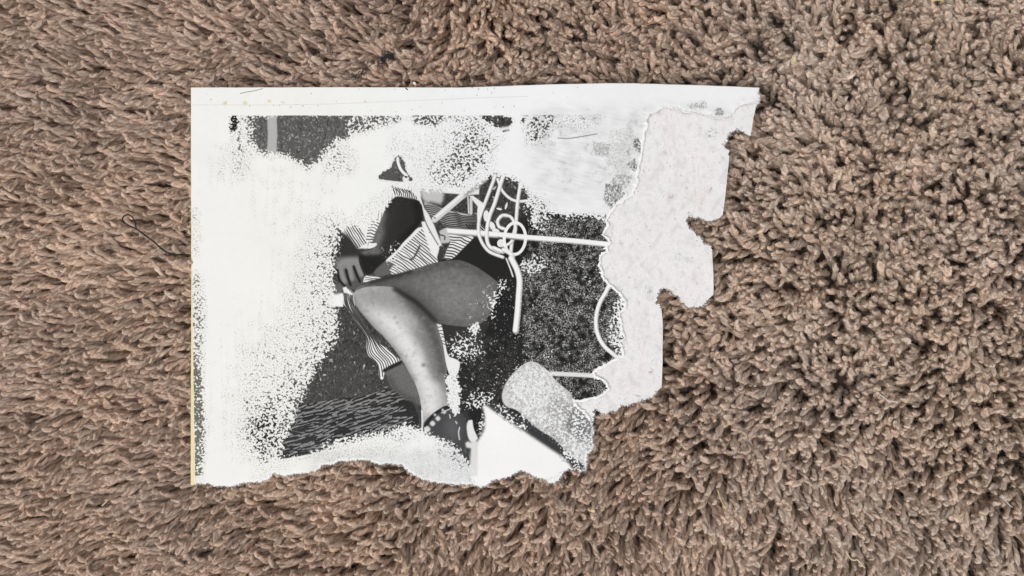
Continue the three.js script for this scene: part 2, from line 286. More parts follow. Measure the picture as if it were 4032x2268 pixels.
  within(g, arm, () => {
    line(g, [[1515, 850], [1492, 925], [1472, 975]], 38, 112, 10); line(g, [[1560, 800], [1530, 890]], 40, 46, 12);
    line(g, [[1640, 800], [1650, 870], [1600, 930], [1540, 1000]], 26, 20, 9); blob(g, L3([[620, 340], [760, 300], [980, 320], [900, 400], [700, 410]]), 104, 7); line(g, L3([[620, 420], [700, 470], [720, 640]]), 20, 14, 5);
    blob(g, L3([[700, 430], [980, 420], [1020, 480], [860, 640], [740, 680]]), 24, 6);
    for (let i = 0; i < 900; i++) { const x = 1440 + r() * 240, y = 770 + r() * 320; g.fillStyle = grey(22 + r() * 60); g.fillRect(x, y, 2, 2); }
  });
  const hand = L3([[400, 390], [600, 390], [650, 500], [680, 600], [725, 700], [700, 810], [600, 900], [520, 915], [430, 870], [360, 850], [300, 760], [280, 630], [235, 560], [270, 460]]);
  blob(g, hand, 84, 3); blob(g, L3([[225, 850], [330, 830], [410, 900], [350, 970], [245, 975]]), 96, 4);
  within(g, hand, () => {
    blob(g, L3([[300, 500], [440, 400], [590, 420], [600, 540], [420, 600], [300, 570]]), 138, 9);
    for (const f of [[[340, 560], [370, 690], [410, 800]], [[470, 540], [500, 660], [520, 750]], [[580, 480], [615, 590], [660, 690]]]) line(g, L3(f), 20, 138, 3.5);
    for (const f of [[[300, 620], [330, 770], [420, 870]], [[430, 620], [460, 740], [500, 850]], [[545, 570], [590, 690], [640, 800]], [[640, 420], [650, 520], [720, 690]]]) line(g, L3(f), 8, 14, 2);
  });
  blob(g, [[1330, 1000], [1352, 920], [1395, 960], [1420, 1000], [1380, 1010]], 46, 7);
  g.fillStyle = grey(228); g.beginPath(); g.ellipse(1466, 968, 20, 8, -0.42, 0, 7); g.fill();
  stripes(g, L3([[740, 705], [960, 735], [880, 765], [760, 800], [690, 815]]), L3([[735, 700], [700, 810]]), L3([[960, 735], [850, 800]]), 4, 5, [0, 0]);
  blob(g, L3([[860, 640], [1020, 500], [1140, 545], [1080, 610], [1100, 680], [900, 720]]), 96, 3);
  blob(g, L3([[380, 890], [440, 870], [550, 970], [520, 1000], [400, 960]]), 230, 1, false); line(g, L3([[440, 880], [530, 970]]), 3, 60); line(g, L3([[400, 980], [415, 1120], [440, 1170]]), 4, 60); line(g, L3([[500, 1010], [530, 1120], [580, 1200]]), 4, 60);
  // resting leg: thigh
  const thigh = [[1400, 1150], [1454, 1112], [1565, 1081], [1643, 1057], [1717, 1034], [1800, 1025], [1853, 1040], [1900, 1067], [1950, 1104], [1962, 1125], [1944, 1180], [1938, 1215], [1908, 1262], [1848, 1286], [1717, 1272], [1640, 1250], [1500, 1200]];
  blob(g, thigh, 102, 1.5);
  within(g, thigh, () => {
    blob(g, [[1700, 1100], [1800, 1090], [1900, 1120], [1930, 1180], [1850, 1240], [1740, 1220]], 124, 40); line(g, [[1440, 1130], [1570, 1094], [1720, 1046], [1800, 1036], [1900, 1076]], 22, 72, 12);
    line(g, [[1720, 1264], [1850, 1276], [1920, 1250]], 16, 92, 8); for (let i = 0; i < 2600; i++) { const x = 1400 + r() * 560, y = 1030 + r() * 260; g.fillStyle = `rgba(${r() < 0.5 ? '50,49,48' : '170,168,164'},${0.02 + r() * 0.06})`; g.beginPath(); g.ellipse(x, y, 3 + r() * 9, 3 + r() * 7, 0, 0, 7); g.fill(); } line(g, [[1880, 1060], [1960, 1120], [1940, 1200]], 24, 92, 14); line(g, [[1555, 1150], [1640, 1200], [1720, 1290]], 62, 74, 22);
  });
  // crossing leg: knee, shin and ankle
  const shin = [[1397, 1150], [1447, 1130], [1538, 1130], [1578, 1152], [1630, 1188], [1683, 1230], [1717, 1270], [1741, 1355], [1754, 1420], [1760, 1462], [1752, 1488], [1759, 1538], [1780, 1590], [1745, 1601], [1710, 1628], [1676, 1662], [1663, 1704], [1660, 1618], [1653, 1566], [1636, 1513], [1625, 1491], [1586, 1423], [1547, 1368], [1507, 1321], [1468, 1284], [1407, 1209], [1394, 1178]];
  blob(g, L4([[650, 790], [850, 715], [900, 690], [1060, 900], [1140, 1080], [1190, 1300], [1050, 1265], [880, 1185], [740, 1055], [675, 930]]), 102, 3);
  line(g, L4([[700, 900], [780, 1060], [920, 1180], [1100, 1250]]), 16, 70, 8); line(g, L4([[620, 800], [860, 680]]), 12, 20, 3);
  for (let i = 0; i < 800; i++) { const x = 1520 + r() * 130, y = 1440 + r() * 140; g.fillStyle = `rgba(${r() < 0.5 ? '60,60,60' : '150,150,150'},.25)`; g.fillRect(x, y, 2.5, 2.5); }
  blob(g, shin, 172, 1.2);
  within(g, shin, () => {
    line(g, [[1470, 1190], [1530, 1260], [1600, 1350], [1650, 1440], [1690, 1540], [1700, 1620]], 60, 228, 22);
    blob(g, [[1400, 1140], [1540, 1125], [1600, 1170], [1560, 1220], [1440, 1200]], 150, 24);
    line(g, [[1600, 1160], [1680, 1260], [1715, 1350], [1735, 1440], [1745, 1480]], 54, 74, 18); line(g, [[1640, 1300], [1690, 1380], [1712, 1470]], 30, 122, 16);
    line(g, [[1394, 1170], [1410, 1215], [1470, 1290], [1550, 1375], [1630, 1500]], 14, 128, 8); line(g, [[1750, 1500], [1765, 1560], [1785, 1590]], 22, 120, 12);
    for (let i = 0; i < 2600; i++) { const x = 1390 + r() * 400, y = 1120 + r() * 600; g.fillStyle = `rgba(${r() < 0.6 ? '70,69,67' : '235,234,230'},${0.015 + r() * 0.05})`; g.beginPath(); g.ellipse(x, y, 2 + r() * 9, 2 + r() * 8, 0, 0, 7); g.fill(); }
    for (const [x, y, a] of [[1668, 1436, 9], [1600, 1402, 5], [1565, 1270, 5]]) blob(g, [[x - a, y + 3], [x, y - a * 0.6], [x + a, y], [x, y + a * 0.7]], 110, 4);
  });
  line(g, [[1552, 1138], [1600, 1166], [1640, 1192], [1690, 1240], [1714, 1268]], 13, 26, 6); line(g, [[1456, 1114], [1540, 1092], [1620, 1070]], 9, 34, 5);
  // sandal with pearls
  blob(g, L5([[450, 640], [620, 470], [780, 395], [920, 400], [1010, 480], [1110, 700], [1135, 900], [1165, 1010], [1150, 1160], [1100, 1290], [980, 1300], [880, 1190], [800, 960], [680, 870], [560, 820], [440, 830]]), 66, 2);
  blob(g, L5([[800, 560], [950, 600], [1000, 800], [900, 900], [780, 760]]), 88, 16); blob(g, L5([[1180, 400], [1320, 420], [1320, 620], [1240, 880], [1180, 760], [1150, 560]]), 14, 6);
  line(g, L5([[425, 450], [432, 620], [425, 780]]), 7, 214); line(g, L5([[470, 690], [560, 555], [720, 432], [880, 388]]), 11, 26, 1.5);
  for (const [x, y, a] of [[505, 725, 50], [585, 640, 42], [665, 565, 40], [620, 510, 22], [735, 435, 20], [760, 470, 30]]) { const [p] = L5([[x, y]]); blob(g, [[p[0] - a * 0.26, p[1]], [p[0], p[1] - a * 0.26], [p[0] + a * 0.26, p[1]], [p[0], p[1] + a * 0.26]], 212, 2); }
  line(g, L5([[720, 480], [850, 420]]), 5, 190, 1);
  for (const f of [[[990, 700], [975, 780], [990, 880]], [[840, 510], [850, 560]], [[930, 610], [950, 640]], [[1040, 1150], [1090, 1260]], [[960, 1180], [955, 1290]]]) line(g, L5(f), 5, 205, 1);
  for (let i = 0; i < 60; i++) { const [p] = L5([[900 + r() * 240, 1020 + r() * 260]]); line(g, [p, [p[0] + (r() - 0.5) * 12, p[1] + 4 + r() * 12]], 4, 30 + r() * 100); }
  // seat of the other chair, its dark rim and the white shape in front
  const seat = [[1976, 1565], [1990, 1510], [2036, 1454], [2088, 1422], [2141, 1444], [2190, 1497], [2248, 1549], [2262, 1590], [2300, 1636], [2345, 1690], [2345, 1880], [2290, 1850], [2190, 1735], [2120, 1690], [2040, 1620], [1992, 1600]];
  blob(g, seat, 206, 2); within(g, seat, () => { blob(g, [[2230, 1600], [2320, 1630], [2350, 1760], [2290, 1740], [2220, 1690]], 112, 16); blob(g, [[2150, 1600], [2210, 1560], [2250, 1640], [2180, 1660]], 168, 16); blob(g, [[2100, 1700], [2200, 1660], [2260, 1780], [2200, 1780]], 190, 14); });
  line(g, [[1912, 1576], [1990, 1622], [2048, 1668], [2148, 1730], [2212, 1782], [2290, 1846]], 32, 54, 3);
  blob(g, [[1900, 1604], [1908, 1595], [1920, 1599], [1959, 1628], [2048, 1686], [2100, 1722], [2153, 1757], [2224, 1806], [2250, 1850], [2222, 1930], [1862, 1930], [1868, 1830], [1874, 1752], [1890, 1722], [1906, 1690], [1908, 1640]], 240, 5);
  blob(g, L5([[1120, 600], [1150, 590], [1182, 592], [1200, 700], [1230, 780], [1262, 870], [1180, 925], [1120, 850], [1096, 690]]), 226, 1.5); blob(g, L5([[1075, 930], [1120, 905], [1160, 925], [1200, 900], [1260, 900], [1260, 1420], [1130, 1420], [1150, 1180], [1160, 1010], [1090, 1000]]), 218, 3, false);
  // white tubular chair in front
  tube(g, L2([[1370, 100], [1440, 270], [1560, 390], [1680, 430], [1830, 420]]), 11);
  tube(g, L2([[1710, 190], [1670, 450], [1640, 800], [1590, 1000], [1570, 1190]]), 14); tube(g, L2([[1500, 640], [1430, 650], [1370, 730], [1395, 815], [1470, 845]]), 13); tube(g, L2([[1470, 640], [1560, 660], [1610, 730], [1640, 850], [1600, 1010], [1520, 1080], [1430, 1100]]), 12);
  tube(g, [[1762, 910], [1878, 918], [1985, 927], [2077, 936], [2240, 948], [2392, 963]], 24); line(g, [[1960, 935], [2080, 949], [2390, 977]], 3, 80, 1.5);
  tube(g, L2([[1340, 40], [1175, 470], [1095, 700], [1085, 900], [1140, 1060], [1250, 1190], [1450, 1270]]), 13); tube(g, L2([[1450, 60], [1330, 450], [1250, 650], [1210, 850], [1210, 1010], [1260, 1120], [1400, 1190]]), 15);
  g.strokeStyle = grey(W); g.lineWidth = 12; { const [c] = L2([[1630, 990]]); g.beginPath(); g.ellipse(c[0], c[1], 160 * 0.2622, 238 * 0.2622, 0.06, 0, 7); g.stroke(); }
  tube(g, L2([[1310, 1130], [1450, 1190]]), 16); tube(g, L2([[1460, 1160], [1540, 1200], [1600, 1260]]), 18); line(g, L2([[1500, 1290], [1560, 1440], [1600, 1560]]), 6, W, 1);
  tube(g, [[2013, 1018], [2036, 1063], [2046, 1105], [2043, 1162], [2037, 1241], [2030, 1302]], 25);
  tube(g, [[2400, 1118], [2386, 1150], [2361, 1195], [2347, 1254], [2352, 1312], [2378, 1362], [2430, 1408]], 18); line(g, [[2140, 1470], [2240, 1474], [2350, 1480]], 21, 220, 3);
  line(g, [[2020, 454], [2060, 462], [2090, 470]], 10, 225, 2); line(g, [[2030, 540], [2064, 500], [2100, 440]], 20, 225, 3); line(g, [[1920, 520], [2010, 505]], 14, 225, 3);
  line(g, L2([[425, 705], [640, 520], [950, 260], [1170, 90]]), 25, 205, 1); line(g, L2([[430, 680], [640, 500], [940, 245]]), 9, 236, 3); line(g, L2([[900, 330], [1190, 100]]), 16, 150, 6);
  blob(g, L1([[1640, 1180], [1740, 1130], [1812, 1330], [1780, 1360], [1660, 1370]]), 188, 2, false); line(g, L1([[1650, 1240], [1720, 1260], [1720, 1310]]), 5, 70, 1);
  blob(g, L1([[1370, 1040], [1440, 1040], [1520, 1220], [1640, 1400], [1640, 1449], [1600, 1600], [1510, 1500], [1450, 1330], [1400, 1180]]), 232, 1.5, false);
  blob(g, L1([[1180, 420], [1270, 470], [1360, 680], [1420, 850], [1480, 930], [1570, 1110], [1680, 1400], [1625, 1412], [1450, 1150], [1380, 800], [1240, 570], [1100, 470], [1085, 380], [1130, 340], [1190, 380]]), 226, 1.2, false);
  line(g, L1([[1400, 940], [1440, 1060], [1500, 1180], [1620, 1390]]), 3.5, 90, 1); line(g, L1([[1015, 90], [1025, 170], [1070, 270], [1150, 350]]), 11, 238, 1);
  for (const [x, y, a] of [[1140, 370, 22], [1575, 985, 14], [1640, 1225, 12], [1495, 1205, 8]]) { const [p] = L1([[x, y]]); g.fillStyle = grey(30); g.beginPath(); g.ellipse(p[0], p[1], a * 0.2622, a * 0.17, 0.2, 0, 7); g.fill(); }
})();

// how much of the emulsion is rubbed away: white = all of it
const wear = canvas('#fff');
(() => {
  const g = wear, keep = (pts, v, blur) => blob(g, pts, v * 255, blur, true);
  keep([[780, 560], [1000, 560], [1250, 640], [1400, 760], [1330, 900], [1100, 1500], [940, 1850], [790, 1850]], 0.997, 40);
  keep([[1030, 700], [1130, 680], [1260, 720], [1270, 860], [1120, 880], [1040, 860]], 0.965, 30);
  keep([[1130, 1180], [1160, 880], [1300, 880], [1340, 1400], [1260, 1480], [1080, 1560], [930, 1760], [900, 1560], [960, 1320]], 0.93, 50);
  keep([[1230, 950], [1330, 880], [1340, 1120], [1330, 1260], [1290, 1330], [1200, 1420], [1100, 1520], [1040, 1580], [960, 1600], [990, 1450], [1110, 1280]], 0.82, 40);
  keep([[1000, 1600], [1120, 1590], [1180, 1640], [1130, 1800], [1060, 1815], [990, 1780], [960, 1690]], 0.5, 30);
  keep([[980, 455], [1395, 455], [1385, 520], [1360, 545], [1310, 560], [1296, 600], [1240, 640], [1215, 660], [1180, 640], [1110, 605], [1060, 610], [1000, 580], [975, 520]], 0.02, 12);
  keep([[903, 455], [985, 455], [985, 580], [970, 680], [915, 690], [905, 620]], 0.74, 18); keep([[908, 452], [940, 458], [936, 490], [922, 516], [900, 512], [912, 484]], 0.22, 4);
  keep([[1380, 455], [1585, 455], [1570, 480], [1480, 500], [1390, 530]], 0.42, 10); keep([[1625, 452], [1760, 452], [1740, 480], [1700, 500], [1640, 490]], 0.38, 8);
  keep([[1760, 455], [1880, 462], [1870, 500], [1780, 480]], 0.6, 10);
  keep([[1530, 560], [1700, 520], [1840, 480], [1945, 470], [1960, 600], [1900, 690], [1800, 740], [1680, 745], [1640, 700], [1580, 640]], 0.9, 26);
  keep([[1700, 680], [1760, 600], [1830, 490], [1925, 500], [1925, 610], [1860, 700], [1770, 735]], 0.58, 26);
  keep([[1270, 620], [1360, 560], [1390, 660], [1300, 690]], 0.78, 16);
  keep([[1896, 456], [1940, 450], [2016, 466], [2010, 500], [1985, 520], [1920, 480]], 0.12, 4); keep([[2056, 452], [2080, 446], [2078, 480], [2060, 510]], 0.3, 5); keep([[2095, 450], [2170, 446], [2190, 470], [2160, 530], [2120, 570], [2070, 540]], 0.55, 14);
  keep([[2180, 445], [2350, 450], [2340, 500], [2200, 510]], 0.86, 18);
  const head = L1([[720, 400], [740, 350], [800, 290], [880, 250], [960, 130], [1000, 60], [1070, 70], [1140, 230], [1150, 300], [1240, 420], [1100, 460], [760, 420]]); keep(head, 0, 3);
  keep([[1385, 905], [1300, 890], [1280, 1010], [1290, 1150], [1262, 1290], [1200, 1400], [1120, 1500], [1070, 1620], [1060, 1790], [1150, 1800], [1190, 1640], [1240, 1500], [1330, 1330], [1370, 1150]], 0.6, 34);
  // the main area where the picture survives
  keep([[1350, 905], [1410, 870], [1480, 830], [1525, 795], [1545, 740], [1590, 720], [1660, 745], [1760, 752], [1850, 752], [1912, 706], [1952, 690], [1990, 702], [2040, 720], [2072, 760], [2082, 820], [2130, 860], [2190, 850], [2260, 880], [2330, 900], [2395, 900], [2400, 1000], [2380, 1090], [2450, 1160], [2470, 1320], [2450, 1420], [2390, 1435], [2360, 1470], [2400, 1520], [2330, 1575], [2270, 1580], [2335, 1660], [2345, 1780], [2300, 1860], [2250, 1850], [1990, 1900], [1870, 1870], [1850, 1840], [1790, 1760], [1735, 1730], [1700, 1715], [1650, 1690], [1600, 1674], [1520, 1706], [1420, 1738], [1290, 1768], [1140, 1806], [1110, 1780], [1160, 1660], [1176, 1590], [1206, 1540], [1235, 1480], [1290, 1390], [1330, 1310], [1326, 1215], [1314, 1120], [1322, 1015]], 0.01, 10);
  keep([[1840, 1210], [1940, 1110], [1975, 1085], [2060, 1120], [2060, 1010], [2075, 930], [2085, 830], [2200, 850], [2440, 900], [2480, 1300], [2420, 1440], [2280, 1450], [2150, 1430], [2060, 1440], [1990, 1530], [1880, 1590], [1800, 1590], [1770, 1500], [1780, 1420], [1740, 1330], [1860, 1320]], 0.055, 12);
  keep([[1910, 1230], [2000, 1100], [2010, 1240], [2000, 1350], [2050, 1390], [1990, 1470], [1880, 1430], [1870, 1330]], 0.045, 22);
  keep([[1360, 880], [1430, 800], [1510, 750], [1535, 760], [1500, 830], [1470, 880], [1420, 890]], 0.9, 10);
  // patches with more loss inside it
  for (const [pts, v, b] of [
    [[[1755, 1490], [1790, 1440], [1806, 1500], [1815, 1560], [1800, 1640], [1765, 1590], [1760, 1530]], 0.86, 5], [[[1846, 1296], [1870, 1270], [1890, 1280], [1870, 1320]], 0.7, 5], [[[1930, 1180], [1955, 1150], [1985, 1100], [1990, 1130], [1950, 1200], [1938, 1260]], 0.6, 8],
    [[[1790, 1330], [1850, 1330], [1900, 1380], [1820, 1430], [1770, 1390]], 0.42, 16], [[[2055, 1030], [2140, 1020], [2140, 1060], [2065, 1075]], 0.55, 8], [[[2130, 900], [2160, 860], [2150, 800], [2085, 780], [2090, 880]], 0.62, 14],
    [[[2000, 1520], [2050, 1450], [2140, 1450], [2210, 1520], [2260, 1590], [2330, 1690], [2290, 1800], [2150, 1700], [2020, 1610]], 0.4, 14], [[[2040, 1480], [2140, 1500], [2120, 1620], [2050, 1600]], 0.62, 16],
    [[[1940, 1590], [2040, 1650], [2080, 1690], [2020, 1690]], 0.45, 10], [[[2250, 1740], [2330, 1720], [2330, 1800], [2290, 1840], [2200, 1800]], 0.5, 10], [[[1815, 1590], [1900, 1540], [1950, 1560], [1880, 1620], [1840, 1600]], 0.4, 12],
    [[[1895, 1640], [1925, 1640], [1930, 1740], [1890, 1740]], 0.5, 10], [[[2430, 1180], [2480, 1190], [2490, 1420], [2430, 1440], [2420, 1380], [2400, 1330]], 0.55, 8],
    [[[1280, 1752], [1400, 1716], [1560, 1696], [1640, 1720], [1480, 1790], [1280, 1810]], 0.72, 12], [[[1720, 1730], [1790, 1770], [1840, 1850], [1860, 1880], [1800, 1870], [1740, 1800]], 0.74, 10], [[[1500, 1000], [1560, 960], [1600, 1000], [1560, 1050]], 0.16, 16],
  ]) keep(pts, v, b);
  keep([[757, 1120], [800, 1150], [806, 1350], [800, 1500], [812, 1700], [800, 1905], [757, 1905]], 0.62, 9); keep([[757, 1400], [792, 1500], [798, 1700], [786, 1905], [757, 1905]], 0.26, 7); keep([[757, 820], [790, 840], [780, 1000], [757, 1000]], 0.84, 8);
  keep([[850, 600], [900, 520], [905, 700], [860, 720]], 0.93, 20);
  keep([[1500, 1790], [1650, 1760], [1800, 1840], [1860, 1890], [1700, 1890]], 0.95, 20); keep([[1020, 1840], [1090, 1820], [1060, 1880], [1000, 1890]], 0.75, 14);
  // smooth white, nothing lost
  keep([[1925, 1650], [1990, 1660], [2200, 1800], [2240, 1850], [1890, 1910], [1880, 1780]], 0, 10);
})();
const data = (g) => g.getImageData(0, 0, CW, CH).data;
const picD = data(pic), wearD = data(wear);
const printMaps = (() => {
  const col = canvas('#fff'), img = col.createImageData(CW, CH), rough = canvas('#000'), ri = rough.createImageData(CW, CH), o = img.data, q = ri.data;
  const U = (n) => clamp(0.5 + 0.62 * n * (1.25 - 0.25 * n * n));
  for (let j = 0; j < CH; j++) for (let i = 0; i < CW; i++) {
    const k = (j * CW + i) * 4, x = TEX.x + i / K, y = TEX.y + j / K;
    let v = picD[k], D = wearD[k] / 255;
    const inFrame = y > 455 && (x > 900 || y > 560), f1 = N2(x / 15.5, y / 14.5), f2 = N2(x / 7 + 31, y / 7), f3 = N2(x / 40, y / 40 + 5), f4 = N2(x / 2.3, y / 2.3);
    // scraped paper fibre over the dark right part
    const inScrape = smooth(2040, 2075, x) * smooth(2500, 2440, x) * smooth(985, 1010, y + (x > 2080 ? 140 : 0)) * smooth(1585, 1540, y), low = smooth(1770, 1860, x) * smooth(1300, 1340, y) * smooth(1600, 1560, y) * smooth(2080, 2040, x) * 0.35;
    const scrape = Math.max(inScrape, low);
    if (scrape > 0.01 && v < 150) {
      const worm = Math.max(1 - Math.abs(N2(x / 17, y / 17 + 3) + 0.35 * f2) * 3.4, 1 - Math.abs(N2(x / 14 + 90, y / 14) + 0.3 * f2) * 3.4), amount = clamp(0.8 + 0.6 * N2(x / 34, y / 34 + 20) + 0.45 * N2(x / 130, y / 130));
      v = v * (1 - 0.72 * scrape) + smooth(0.05, 0.6, worm) * amount * scrape * 160;
    }
    v -= 15 * (1 - v / 255) ** 3; if (inFrame) v += (148 - v) * 0.55 * smooth(0.5, 1, D) * clamp(0.4 + 0.9 * N2(x / 20 + 11, y / 20));
    v += f4 * 7 + f2 * 3 + ((Math.imul(i * 7919 + 13, j * 104729 + 7) >>> 8) % 97 / 97 - 0.5) * 12;                                              // grain of the print
    const u = U(0.62 * f1 + 0.4 * f2 + 0.3 * f3);
    if (D > 0.05 && D < 0.995) D = clamp(D + 0.09 * N2(x / 75, y / 75 + 40) * (1 - Math.abs(2 * D - 1) * 0.6) + 0.035 * N2(x / 26, y / 300));
    const half = smooth(0.25, 0.6, D) * smooth(1, 0.9, D) * (inFrame ? 1 : 0);
    let gone = smooth(-0.2, 0.1, D * 1.14 - 0.07 - u);
    if (D < 0.035) gone = 0;
    let r = v + 1.5, gg = v, b = v - 1.5;
    if (x < 830 && y > 800) { const t = smooth(830, 780, x); r = v * (1 - 0.3 * t) + 66 * t; gg = v * (1 - 0.3 * t) + 64 * t; b = v * (1 - 0.3 * t) + 48 * t; }
    if (y > 1600 && v < 120) { b += 5; gg += 2; }
    // rubbed white base, cloudy in places
    const cloud = smooth(2020, 2150, x) * smooth(900, 700, y) * smooth(380, 470, y), bottom = smooth(1740, 1800, y) * smooth(1160, 1250, x) * smooth(1880, 1860, x);
    let w = 237 + 1.1 * f3 + 1.2 * f4;
    w -= half * 46 * smooth(0.25, 0.8, N2(x / 9 + 60, y / 9) + 0.4 * f4);
    w -= cloud * 8 * smooth(0.05, 0.8, N2((x * 0.98 + y * 0.2) / 120, (y - x * 0.2) / 17) + 0.35 * f1); w -= cloud * (6 + 9 * (0.5 + 0.9 * N2(x / 90, y / 70)) + 22 * smooth(0.3, 0.9, N2(x / 38, y / 34) + 0.4 * f2) * smooth(-0.2, 0.5, N2(x / 150, y / 120 + 3)));
    w -= bottom * (10 + 12 * Math.abs(N2(x / 60, y / 40)) + 9 * f2);
    const wr = w + 1 - 2 * smooth(1200, 1900, x), wg = w - 1 * smooth(1100, 760, x), wb = w - 4 + 3.5 * smooth(1000, 1900, x);
    if (v > 120 && x > 1975 && y > 1425 && x < 2345 && y < 1860 && D > 0.1) { const k = Math.max(1 - Math.abs(N2(x / 10 + 7, y / 10) + 0.25 * f2) * 3.6, 1 - Math.abs(N2(x / 13, y / 13 + 70) + 0.2 * f4) * 4.2) * smooth(-0.6, 0.3, N2(x / 24, y / 24 + 9)); const t = 0.6 * smooth(0.35, 0.75, k); r += (78 - r) * t; gg += (78 - gg) * t; b += (78 - b) * t; gone *= 1 - t; }
    if (!inFrame) gone = 1;
    if (y > 1812 - (x - 1105) * 0.178 && x < 1480) gone = Math.max(gone, 0.9);
    r += (wr - r) * gone; gg += (wg - gg) * gone; b += (wb - b) * gone;
    o[k] = clamp(r, 6, 245); o[k + 1] = clamp(gg, 6, 245); o[k + 2] = clamp(b, 6, 245); o[k + 3] = 255;
    const ro = 96 + 105 * gone + 40 * scrape * (1 - gone) + 10 * f2; q[k] = q[k + 1] = q[k + 2] = clamp(ro, 60, 240); q[k + 3] = 255;
  }
  col.putImageData(img, 0, 0); rough.putImageData(ri, 0, 0);
  const g = col, r = rng(91);
  // dark patches beside the peeled edge, marks and foxing on the border
  const holds = (pts, x, y) => { let c = false; for (let i = 0, j = pts.length - 1; i < pts.length; j = i++) { const s = pts[i], t = pts[j]; if ((s[1] > y) !== (t[1] > y) && x < (t[0] - s[0]) * (y - s[1]) / (t[1] - s[1]) + s[0]) c = !c; } return c; };
  const patch = (pts, v, a) => {
    const xs = pts.map((q) => q[0]), ys = pts.map((q) => q[1]), x0 = Math.min(...xs), x1 = Math.max(...xs), y0 = Math.min(...ys), y1 = Math.max(...ys);
    for (let i = 0; i < (x1 - x0) * (y1 - y0) / 7; i++) { const x = x0 + r() * (x1 - x0), y = y0 + r() * (y1 - y0); if (!holds(pts, x, y) || N2(x / 13, y / 13) + 0.5 * N2(x / 5, y / 5) < -0.45) continue; const t = v + (r() - 0.5) * 60; line(g, [[x, y], [x + (r() - 0.5) * 7, y + (r() - 0.5) * 9]], 1.5 + r() * 3, `rgba(${t},${t - 1},${t - 4},${a * (0.4 + r() * 0.8)})`); }
  };
  patch([[2492, 550], [2512, 548], [2519, 575], [2519, 604], [2503, 596], [2490, 575]], 84, 0.5); patch([[2466, 650], [2500, 625], [2508, 670], [2495, 676]], 90, 0.5); patch([[2466, 592], [2478, 590], [2476, 616], [2466, 612]], 130, 0.4); patch([[2384, 725], [2440, 726], [2462, 760], [2430, 800], [2405, 820], [2375, 790]], 96, 0.4); patch([[2805, 436], [2838, 430], [2845, 456], [2812, 460]], 112, 0.4);
  patch([[2330, 560], [2400, 570], [2390, 620], [2340, 610]], 140, 0.3); patch([[2400, 520], [2490, 500], [2500, 640], [2450, 720], [2380, 640]], 165, 0.16); patch([[2420, 690], [2490, 690], [2470, 740], [2400, 720]], 120, 0.25); patch([[2700, 420], [2770, 400], [2780, 430], [2720, 436]], 130, 0.25);
  line(g, [[2195, 546], [2240, 548], [2290, 541], [2350, 531]], 3, 'rgba(70,70,70,.7)', 1);
  line(g, [[948, 369], [975, 363], [1005, 358], [1036, 350]], 2.2, 'rgba(60,60,60,.7)', 0.5);
  for (const [x, y, s] of [[888, 407, 8], [966, 406, 9], [1062, 398, 8], [1439, 401, 5]]) blob(g, [[x - s, y], [x, y - s * 0.7], [x + s, y + 1], [x, y + s * 0.8]], 'rgba(214,184,110,.55)', 3);
  line(g, [[760, 414], [1200, 413], [1500, 402], [1900, 388], [2080, 384]], 1.6, 'rgba(150,148,142,.35)', 0.7);
  for (let i = 0; i < 46; i++) { const x = 780 + r() * 1500, y = 352 + r() * 90; line(g, [[x, y], [x + (r() - 0.5) * 7, y + (r() - 0.5) * 5]], 1.5 + r() * 1.5, `rgba(60,58,55,${0.25 + r() * 0.5})`); }
  line(g, [[1598, 348], [1606, 355]], 4, 40); line(g, [[1858, 346], [1860, 349]], 3, 50);
  // torn white fibre along the edge of the peeled layer and along the torn foot
  for (const p of [...peelFine, ...printPts.filter((p) => p[1] > 1700 || (p[0] > 2290 && p[1] > 1600))]) { if (p[0] < 775) continue; for (let i = 0; i < 2; i++) line(g, [[p[0] + (r() - 0.5) * 9, p[1] + (r() - 0.5) * 9], [p[0] + (r() - 0.5) * 13, p[1] + (r() - 0.5) * 13]], 1.6 + r() * 2.4, `rgba(246,246,244,${0.35 + r() * 0.5})`); }
  const tex = new THREE.CanvasTexture(col.canvas), rt = new THREE.CanvasTexture(rough.canvas);
  tex.colorSpace = THREE.SRGBColorSpace;
  return { tex, rt };
})();
